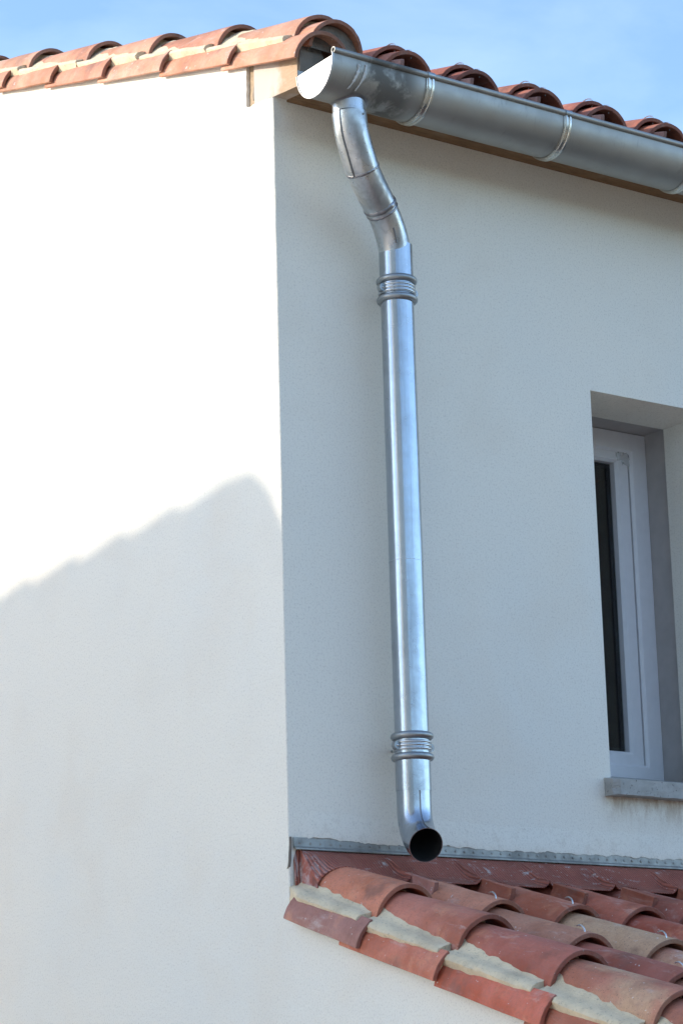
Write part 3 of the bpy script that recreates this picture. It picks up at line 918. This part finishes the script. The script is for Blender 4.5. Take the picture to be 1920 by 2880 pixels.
bm = bmesh.new(); o_ = gprof(GR); i_ = gprof(GR - .0016)
strip(bm, o_ + list(reversed(i_)), 0.0, 5.6, 56, True)
for v in bm.verts: v.co.z += .0009 * noise.noise(Vector((v.co.y * 4, v.co.x * 9, 0))); v.co.x += .0009 * noise.noise(Vector((v.co.y * 5, v.co.z * 9, 7)))
trough = gp(from_bm('trough', bm, GUT, None, 40))
bm = bmesh.new()                                  # rolled front bead, open at its end
bx, bz, br = GC + GR + .001, GZ + .0175, .0092
outer = [(bx + br * math.cos(a), bz + br * math.sin(a)) for a in [2 * math.pi * k / 24 for k in range(24)]]
inner = [(bx + (br - .002) * math.cos(a), bz + (br - .002) * math.sin(a)) for a in [2 * math.pi * k / 24 for k in range(24)]]
r1 = strip(bm, outer, 0.0, 5.6, 40, True); r2 = strip(bm, inner, 0.0, 5.6, 40, True)
for k in range(24): bm.faces.new((r1[0][k], r1[0][(k + 1) % 24], r2[0][(k + 1) % 24], r2[0][k]))
gp(from_bm('front_bead', bm, GUT, None, 40))
bm = bmesh.new()                                  # end cap with a raised rim
pr = gprof(GR - .001); pr = [(x, min(z, GZ + .006)) for x, z in pr[1:-1]]
vs = [bm.verts.new((x, -.0015, z)) for x, z in pr]
vo = [bm.verts.new((x, .0025, z)) for x, z in pr]
pi_ = [(GC + (x - GC) * .86, GZ + (z - GZ) * .86 if z < GZ else z) for x, z in pr]
vi = [bm.verts.new((x, -.0035, z)) for x, z in pi_]
m = len(pr)
for k in range(m - 1):
    bm.faces.new((vo[k], vo[k + 1], vs[k + 1], vs[k])); bm.faces.new((vs[k], vs[k + 1], vi[k + 1], vi[k]))
bm.faces.new((vs[0], vi[0], vi[-1], vs[-1]))
bm.faces.new(vi); bm.faces.new(list(reversed(vo)))
gp(from_bm('end_cap', bm, CAPM, None, 30))
bm = bmesh.new()                                  # rolled flange round the end of the trough
oo = gprof(GR + .0016); ii = gprof(GR - .0005)
strip(bm, oo[1:] + list(reversed(ii[1:])), -.004, .003, 1, True)
bmesh.ops.holes_fill(bm, edges=bm.edges[:])
gp(from_bm('end_flange', bm, CAPM, None, 30))
for by in (.357, .897, 1.437, 1.977):
    bm = bmesh.new()
    # strap with two raised ribs
    ang = [math.pi + math.pi * 1.0 * k / 40 for k in range(41)]
    sect = [(-.015, .0010), (-.0145, .0030), (-.011, .0030), (-.0095, .0066), (-.0055, .0070), (-.003, .0030), (.003, .0030), (.0055, .0070), (.0095, .0066), (.011, .0030), (.0145, .0030), (.015, .0010)]
    rows = []
    for a in ang:
        rows.append([bm.verts.new((GC + (GR + h) * math.cos(a), by + w, GZ + (GR + h) * math.sin(a) * 1.04)) for w, h in sect])
    up = [bm.verts.new((GC + GR + h, by + w, GZ + .012)) for w, h in sect]; rows.append(up)
    bk = [bm.verts.new((GC - GR - h, by + w, GZ + .03)) for w, h in sect]; rows.insert(0, bk)
    for i in range(len(rows) - 1):
        for k in range(len(sect) - 1): bm.faces.new((rows[i][k], rows[i + 1][k], rows[i + 1][k + 1], rows[i][k + 1]))
    br_ = gp(from_bm('gutter_bracket', bm, BRK, None, 35))
    bm = bmesh.new()
    lp = [(bx + (br + .0022) * math.cos(a), bz + (br + .0022) * math.sin(a)) for a in [R(-60) + R(280) * k / 20 for k in range(21)]]
    strip(bm, lp + [(bx + (br + .0005) * math.cos(a), bz + (br + .0005) * math.sin(a)) for a in [R(220) - R(280) * k / 20 for k in range(21)]], by - .013, by + .013, 1, True)
    for f_ in (0, 1):
        pass
    bmesh.ops.holes_fill(bm, edges=bm.edges[:])
    lc = from_bm('bead_clip', bm, BEADM, None, 35)
    lc.parent = br_
    lc.matrix_parent_inverse = Matrix.Identity(4)
# sealant runs below the bead, above the outlet
bm = bmesh.new()
for (yc, wdt, a0, a1, sd) in ((.092, .0055, -4, -52, 1), (.118, .0055, -2, -52, 5)):
    L_, Rr = [], []
    for k in range(25):
        a = R(a0 + (a1 - a0) * k / 24); yy = yc - .018 * max(0, (k - 6) / 18) ** 1.3 + .002 * noise.noise(Vector((k * .4, sd, 0)))
        w = wdt * (.65 + .5 * noise.noise(Vector((k * .35, sd * 3, 5))) + (.25 if 6 < k < 14 else 0)) * (.6 if k > 16 else 1)
        for lst, s in ((L_, -1), (Rr, 1)):
            lst.append(bm.verts.new((GC + (GR + .0016) * math.cos(a), yy + s * w, GZ + (GR + .0016) * math.sin(a) * 1.04)))
    for k in range(24): bm.faces.new((L_[k], Rr[k], Rr[k + 1], L_[k + 1]))
seal = gp(from_bm('sealant', bm, SEAL, None, 60))
sol = seal.modifiers.new('thick', 'SOLIDIFY'); sol.thickness = .0016; sol.offset = 0
# outlet spigot, with its flange soldered to the trough
OX, OY = .222, .122
bm = bmesh.new(); lathe_z(bm, (OX, OY), [(.0495, 2.163), (.0495, 2.225), (.0475, 2.225), (.0475, 2.163), (.0495, 2.163)])
gp(from_bm('outlet', bm, ELB, None, 40))
bm = bmesh.new()                                  # saddle collar following the round of the trough
ra, rb2 = [], []
for k in range(64):
    a = 2 * math.pi * k / 64
    for lst, rr, h in ((ra, .0500, .0035), (rb2, .0565, .0012)):
        x = OX + rr * math.cos(a); y = OY + rr * math.sin(a)
        dx = max(-.999, min(.999, (x - GC) / (GR + h)))
        z = GZ - (GR + h) * math.sqrt(1 - dx * dx) * 1.04
        lst.append(bm.verts.new((x, y, z + .0006 * noise.noise(Vector((k * .7, h * 99, 0))))))
for k in range(64): bm.faces.new((ra[k], ra[(k + 1) % 64], rb2[(k + 1) % 64], rb2[k]))
gp(from_bm('outlet_collar', bm, WELD, None, 60))

# ------------------------------------------------------------------ downpipe
PX, PY, PR = .1, .370, .0500
dp = empty('downpipe', (PX, PY, 0))
tag(dp, 'shiny galvanised downpipe with swan neck and open spout on the shaded wall', 'downpipe')
def pp(o): o.parent = dp; o.matrix_parent_inverse = Matrix.Translation((-PX, -PY, 0)); return o
raw = [(.222, .122, 2.200), (.222, .122, 2.165), (.219, .128, 2.130), (.2125, .139, 2.098), (.2015, .163, 2.055), (.1885, .189, 2.013), (.163, .241, 1.966), (.138, .293, 1.926), (.1165, .337, 1.878), (.1045, .361, 1.832), (.1, .370, 1.795), (.1, .370, 1.76)]
path = smooth_path(raw, 6)
# ease the path
for _ in range(6):
    q = path[:]
    for i in range(1, len(path) - 1): q[i] = (path[i - 1] + path[i] * 2 + path[i + 1]) / 4
    path = q
def cut(z0, z1): return [p for p in path if z1 <= p.z <= z0]
def seam(path, rad, side, name, parent, w=.0032):
    """standing seam: thin raised rib running along a tube at a fixed direction"""
    bm = bmesh.new(); pts = []
    for i, p in enumerate(path):
        a = path[max(i - 1, 0)]; b = path[min(i + 1, len(path) - 1)]
        T = (b - a).normalized(); d_ = (side - T * side.dot(T)).normalized()
        pts.append(p + d_ * (rad - .0006))
    sweep(bm, pts, w, 8, True)
    return from_bm(name, bm, SEAMM, parent, 60)
s1 = cut(2.166, 2.010); s2 = cut(2.016, 1.932); s3 = cut(1.936, 1.76)
bm = bmesh.new(); rg = sweep(bm, s1, [PR + .0018] * len(s1), 40)
e1 = pp(from_bm('upper_elbow', bm, ELB, None, 60))
bm = bmesh.new(); sweep(bm, s2, [PR + .0003] * len(s2), 40)
e2 = pp(from_bm('elbow_joint', bm, ELB, None, 60))
bm = bmesh.new(); sweep(bm, s3, [PR - .0012] * len(s3), 40)
e3 = pp(from_bm('lower_elbow', bm, ELB, None, 60))
camdir = (Vector((5.8, -3.94, 0)) - Vector((.2, .15, 0))).normalized()
def keep(o, par):                                 # sub-part under a part, both modelled in world space
    o.parent = par; o.matrix_parent_inverse = par.matrix_parent_inverse.copy() if False else Matrix.Identity(4); return o
view = camdir
left = Vector((-.576, -.817, 0))
keep(seam(s1, PR + .0018, (view * .80 + left * .55).normalized(), 'seam', None, .0034), e1)
keep(seam([p for p in s3[6:] if p.z > 1.836], PR - .0012, (view * .97 + left * -.10).normalized(), 'seam', None, .0034), e3)
def weld_ring(p, T, r, w, par, seed):
    bm = bmesh.new(); n = 90; T = T.normalized(); u = T.orthogonal().normalized(); v_ = T.cross(u)
    rings = []
    for k in range(n):
        a = 2 * math.pi * k / n; rd = u * math.cos(a) + v_ * math.sin(a)
        ww = w * (1 + .5 * noise.noise(Vector((math.cos(a) * 3, math.sin(a) * 3, seed))))
        off = .0016 * noise.noise(Vector((math.cos(a) * 5, math.sin(a) * 5, seed + 4)))
        rings.append([bm.verts.new(p + T * (off + ww * math.cos(b)) + rd * (r + ww * .42 * math.sin(b) + .0005 * noise.noise(Vector((a * 14, b, seed))))) for b in [2 * math.pi * q / 8 for q in range(8)]])
    for k in range(n):
        for q in range(8): bm.faces.new((rings[k][q], rings[k][(q + 1) % 8], rings[(k + 1) % n][(q + 1) % 8], rings[(k + 1) % n][q]))
    return keep(from_bm('solder_ring', bm, WELD, None, 70), par)
weld_ring(s1[-1], s1[-1] - s1[-2], PR + .001, .0042, e2, 1)
weld_ring(s3[0], s3[1] - s3[0], PR + .0002, .0065, e2, 7)
weld_ring(s3[1] + (s3[2] - s3[1]) * .5, s3[1] - s3[0], PR - .0005, .004, e3, 12)
# screw on the elbow
def screw(c, nrm, r, par, name='screw', mat=BEADM):
    bm = bmesh.new(); nrm = nrm.normalized(); u = nrm.orthogonal().normalized(); w = nrm.cross(u)
    rg = [[bm.verts.new(c + nrm * h + (u * math.cos(a) + w * math.sin(a)) * rr) for a in [2 * math.pi * k / 12 for k in range(12)]] for rr, h in ((r, -.002), (r, .001), (r * .75, .0025), (r * .35, .0028), (r * .3, .0012))]
    for i in range(4):
        for k in range(12): bm.faces.new((rg[i][k], rg[i][(k + 1) % 12], rg[i + 1][(k + 1) % 12], rg[i + 1][k]))
    bm.faces.new(rg[-1])
    return keep(from_bm(name, bm, mat, None, 50), par)
dscr = (view * .62 - left * .78).normalized()
screw(Vector((.2215, .123, 2.150)) + dscr * (PR + .0018), dscr, .0035, e1)

# sleeve, long pipe, lower sleeve
def tube(name, z0, z1, r, mat, mat2=INS):
    bm = bmesh.new(); n = 56
    prof = [(r, z1), (r, z0), (r - .0015, z0), (r - .0015, z1), (r, z1)]
    k_ = max(1, int((z1 - z0) / .03))
    prof = [(r, z1 + (z0 - z1) * i / k_) for i in range(k_ + 1)] + [(r - .0015, z0), (r - .0015, z1), (r, z1)]
    lathe_z(bm, (PX, PY), prof, n)
    for v in bm.verts:
        d_ = noise.noise(Vector((v.co.z * 5, v.co.x * 9, v.co.y * 9))) * .0005
        v.co.x += d_; v.co.y += d_
    return pp(from_bm(name, bm, mat, None, 50))
tube('sleeve', 1.685, 1.831, PR + .0015, PIPE)
main = tube('pipe', .300, 1.690, PR + .0002, PIPE)
tube('sleeve', .168, .300, PR + .0012, PIPE)
# faint joint line part way down the long pipe
bm = bmesh.new(); lathe_z(bm, (PX, PY), [(PR - .001, .846), (PR + .0011, .846), (PR + .0012, .8445), (PR - .001, .8445)], 56)
keep(from_bm('joint_line', bm, ELB, None, 30), main)
def bead(z, R_=PR + .0055, r=.0112):
    bm = bmesh.new(); n = 56
    prof = [(R_ - .004 + r * math.cos(a), z + r * .95 * math.sin(a)) for a in [2 * math.pi * k / 20 for k in range(21)]]
    lathe_z(bm, (PX, PY), prof, n); bmesh.ops.remove_doubles(bm, verts=bm.verts[:], dist=1e-6)
    return pp(from_bm('collar_bead', bm, BEADM, None, 60))
def clamp(z):
    bm = bmesh.new(); n = 64; r = PR + .0015
    prof = [(r, z + .0150), (r + .0025, z + .0150)]
    for c0 in (.0100, .0, -.0100):
        for a in range(0, 181, 30):
            prof.append((r + .0025 + .0030 * math.sin(R(a)), z + c0 + .0042 * math.cos(R(a))))
    prof += [(r + .0025, z - .0150), (r, z - .0150), (r, z + .0150)]
    lathe_z(bm, (PX, PY), prof, n)
    cl = pp(from_bm('pipe_clamp', bm, CLAMP, None, 50))
    for s in (-1, 1):
        bm = bmesh.new(); cy_ = PY + s * (PR + .0090); rr = .0125
        out = [(cy_ + rr * math.cos(a) , z + rr * math.sin(a)) for a in [2 * math.pi * k / 28 for k in range(28)]]
        add_prism(bm, out, 0, PX - .0045, PX + .0115)
        keep(from_bm('clamp_ear', bm, BEADM, None, 40), cl)
        screw(Vector((PX + .0125, cy_ + s * .001, z)), Vector((1, 0, 0)), .0045, cl, 'screw', CLAMP)
    bm = bmesh.new()
    sweep(bm, [(PX - PR, PY, z), (.0005, PY, z)], .004, 12)
    keep(from_bm('wall_rod', bm, BEADM, None, 50), cl)
    return cl
bead(1.717); bead(1.6575); clamp(1.6875)
bead(.3265); bead(.2655); clamp(.2975)
# open spout: bend turning out from the wall
u_ = Vector((.95, -.31, 0)).normalized(); Rb = .118
sp = [Vector((PX, PY, .215)), Vector((PX, PY, .19)), Vector((PX, PY, .165)), Vector((PX, PY, .14)), Vector((PX, PY, .119))]
c_ = Vector((PX, PY, .119)) + u_ * Rb
for k in range(1, 17):
    a = R(71) * k / 16
    sp.append(c_ - u_ * Rb * math.cos(a) + Vector((0, 0, -Rb * math.sin(a))))
sp.append(sp[-1] + (sp[-1] - sp[-2]).normalized() * .012)
bm = bmesh.new()
ro = sweep(bm, sp, [PR + .0001] * len(sp), 56, mi=0); ri = sweep(bm, sp, [PR - .0016] * len(sp), 56, mi=1)
for k in range(56): bm.faces.new((ro[-1][k], ro[-1][(k + 1) % 56], ri[-1][(k + 1) % 56], ri[-1][k]))
spout = pp(from_bm('spout', bm, [PIPE, INS], None, 50))
keep(seam(sp[2:], PR, (view * .95 - left * .34).normalized(), 'seam', None, .0026), spout)
for rgx in (main,): pass

# sub-parts and parts were modelled in world space: put each at its parent's inverse
bpy.context.view_layer.update()
def fix_local():
    for par in list(bpy.data.objects):
        for ch in par.children:
            if par.type == 'MESH' and par.parent is not None and ch.type == 'MESH':
                ch.matrix_parent_inverse = Matrix.Identity(4)
fix_local()

# ------------------------------------------------------------------ house opposite (off to the left, behind the viewer's shoulder)
nb = empty('neighbour_house', (-8, -7.4, -2.4))
tag(nb, 'low tiled house across the yard whose ridge shades the sunlit gable wall', 'house')
def np_(o): o.parent = nb; o.matrix_parent_inverse = Matrix.Translation((8, 7.4, 2.4)); return o
t_ = 5.0 / -sdir.y
shx, shz = sdir.x * t_, sdir.z * t_               # wall point (X, Z) is shaded by (X + shx, -5, Z + shz)
def N(X, Z): return (X + shx, Z + shz)
prof = [N(-9.0, .55), N(-.27, 1.02), N(-.195, 1.09), N(-.155, 1.085), N(-.10, 1.00), N(-.005, .915), N(1.2, -.25), N(2.9, -.42), (N(2.9, 0)[0], -2.4), (N(-9.0, 0)[0], -2.4)]
# gable-like body: roof planes falling either side of the ridge line at y = -5
rx0, rz0 = N(-2.25, .955); rx1, rz1 = N(-.30, 1.045)
bm = bmesh.new()
add_prism(bm, [(-7.6, -2.4), (-4.5, -2.4), (-4.5, rz0 - .60), (-5.0, rz0 - .10), (-7.6, rz0 - .99)], 0, rx0 + .1, rx1 - .05)
wall_n = np_(from_bm('wall', bm, NW))
bm = bmesh.new()
def quad_b(b, *p): return b.faces.new([b.verts.new(q) for q in p])
fe = -4.2
quad_b(bm, (rx0, -5, rz0), (rx1, -5, rz1), (rx1, -7.8, rz1 - .95), (rx0, -7.8, rz0 - .95))
quad_b(bm, (rx0, -5, rz0), (rx0, fe, rz0 - .8), (rx1, fe, rz1 - .8), (rx1, -5, rz1))
x2, z2 = N(2.9, -.35)
quad_b(bm, (rx1, -5, rz1), (rx1, fe, rz1 - .8), (rx1 + .1, -5, rz1 - .1), (rx1 + .02, -5, rz1 - .02))
rn_ = from_bm('roof', bm, TI); rn_.color = (.42, .18, .12, .3); np_(rn_)
sol = rn_.modifiers.new('thick', 'SOLIDIFY'); sol.thickness = .06; sol.offset = -1
# unseen slab shaped to cast the shadow's peak; the wing stands behind
bm = bmesh.new()
h0 = N(-.30, 1.02); h1 = N(-.10, 1.05); h2 = N(1.25, -.22); h3 = N(1.75, -.52)
body = [(h0[0], -2.4), h0, N(-.27, 1.12), N(-.235, 1.155), N(-.165, 1.155), N(-.135, 1.115), h1, N(-.015, .925), h2, h3, (h3[0], -2.4)]
add_prism(bm, body, 1, -5.14, -5.0)
np_(from_bm('shadow_slab', bm, NW))
bm = bmesh.new()
add_prism(bm, [(h0[0] + .05, -2.4), (h0[0] + .05, h0[1] - .75), (h2[0] - .1, h2[1] - .45), (h3[0] - .1, h3[1] - .25), (h3[0] - .1, -2.4)], 1, -7.4, -5.141)
np_(from_bm('wing', bm, NW))
# ridge capping tiles with stepped overlaps
RC = tile_mesh('ridge_tile', .40, .125, .105, seed=99)
nst = 7
for i in range(nst):
    X = -.24 - .318 * i
    f = i / nst
    zt = 1.140 + (rz0 - rz1) / (rx0 - rx1) * (X + .20)
    x_, z_ = N(X, zt)
    o = bpy.data.objects.new('ridge_tile', RC); col.objects.link(o)
    o.location = (x_, -5.0, z_ - .118 + .004); o.rotation_euler = (0, R(-5.5), 0)
    o.color = (.45, .2, .13, .3); np_(o)
for (wx) in (-5.0,):
    bm = bmesh.new(); ring_bm(bm, 0, .05, wx, wx + .9, -1.4, .0, .07)
    bmesh.ops.rotate(bm, verts=bm.verts[:], cent=(0, 0, 0), matrix=Matrix.Rotation(R(90), 3, 'Z'))
    for v in bm.verts: v.co = Vector((-v.co.x, -5.03 + v.co.y, v.co.z)) if False else Vector((-v.co.x, v.co.y * 1.0 - 5.06, v.co.z))
    w_ = np_(from_bm('window', bm, SHUT))

# ------------------------------------------------------------------ unseen house added behind the viewer, for the pipe's reflection and warm bounce
tw = empty('reflector_house', (8, -19, -2.4))
tag(tw, 'tall cream house out of view, added so its sunlit side wall reflects light', 'house')
def tp(o, par=None):
    if par is None: o.parent = tw; o.matrix_parent_inverse = Matrix.Translation((-8, 19, 2.4))
    else: o.parent = par
    return o
bm = bmesh.new(); add_box(bm, (3.0, -29, -2.4), (13, -9.5, 8.4)); tp(from_bm('wall', bm, PL))
bm = bmesh.new(); add_prism(bm, [(2.6, 8.401), (13.4, 8.401), (8.0, 10.4)], 1, -29.4, -9.1)
ro_ = from_bm('roof', bm, TI); ro_.color = (.46, .19, .12, .3); tp(ro_)
for wy in (-27, -23.5, -20, -16.5, -13):
    for wz in (-.9, 2.2, 5.3):
        bm = bmesh.new(); ring_bm(bm, -.08, .03, 0, 1.1, 0, 1.6, .09)
        for v in bm.verts: v.co = Vector((3.0 - v.co.x, wy + v.co.y, wz + v.co.z))
        w_ = tp(from_bm('window', bm, PVC))
        bm = bmesh.new(); add_box(bm, (2.985, wy + .09, wz + .09), (2.998, wy + 1.01, wz + 1.51)); tp(from_bm('pane', bm, GASK), w_)
        for sy in (-.62, 1.12):
            bm = bmesh.new(); add_box(bm, (2.94, wy + sy, wz), (2.985, wy + sy + .58, wz + 1.6)); tp(from_bm('shutter', bm, SHUT), None)

scene.cycles.max_bounces = 8
scene.cycles.use_denoising = True
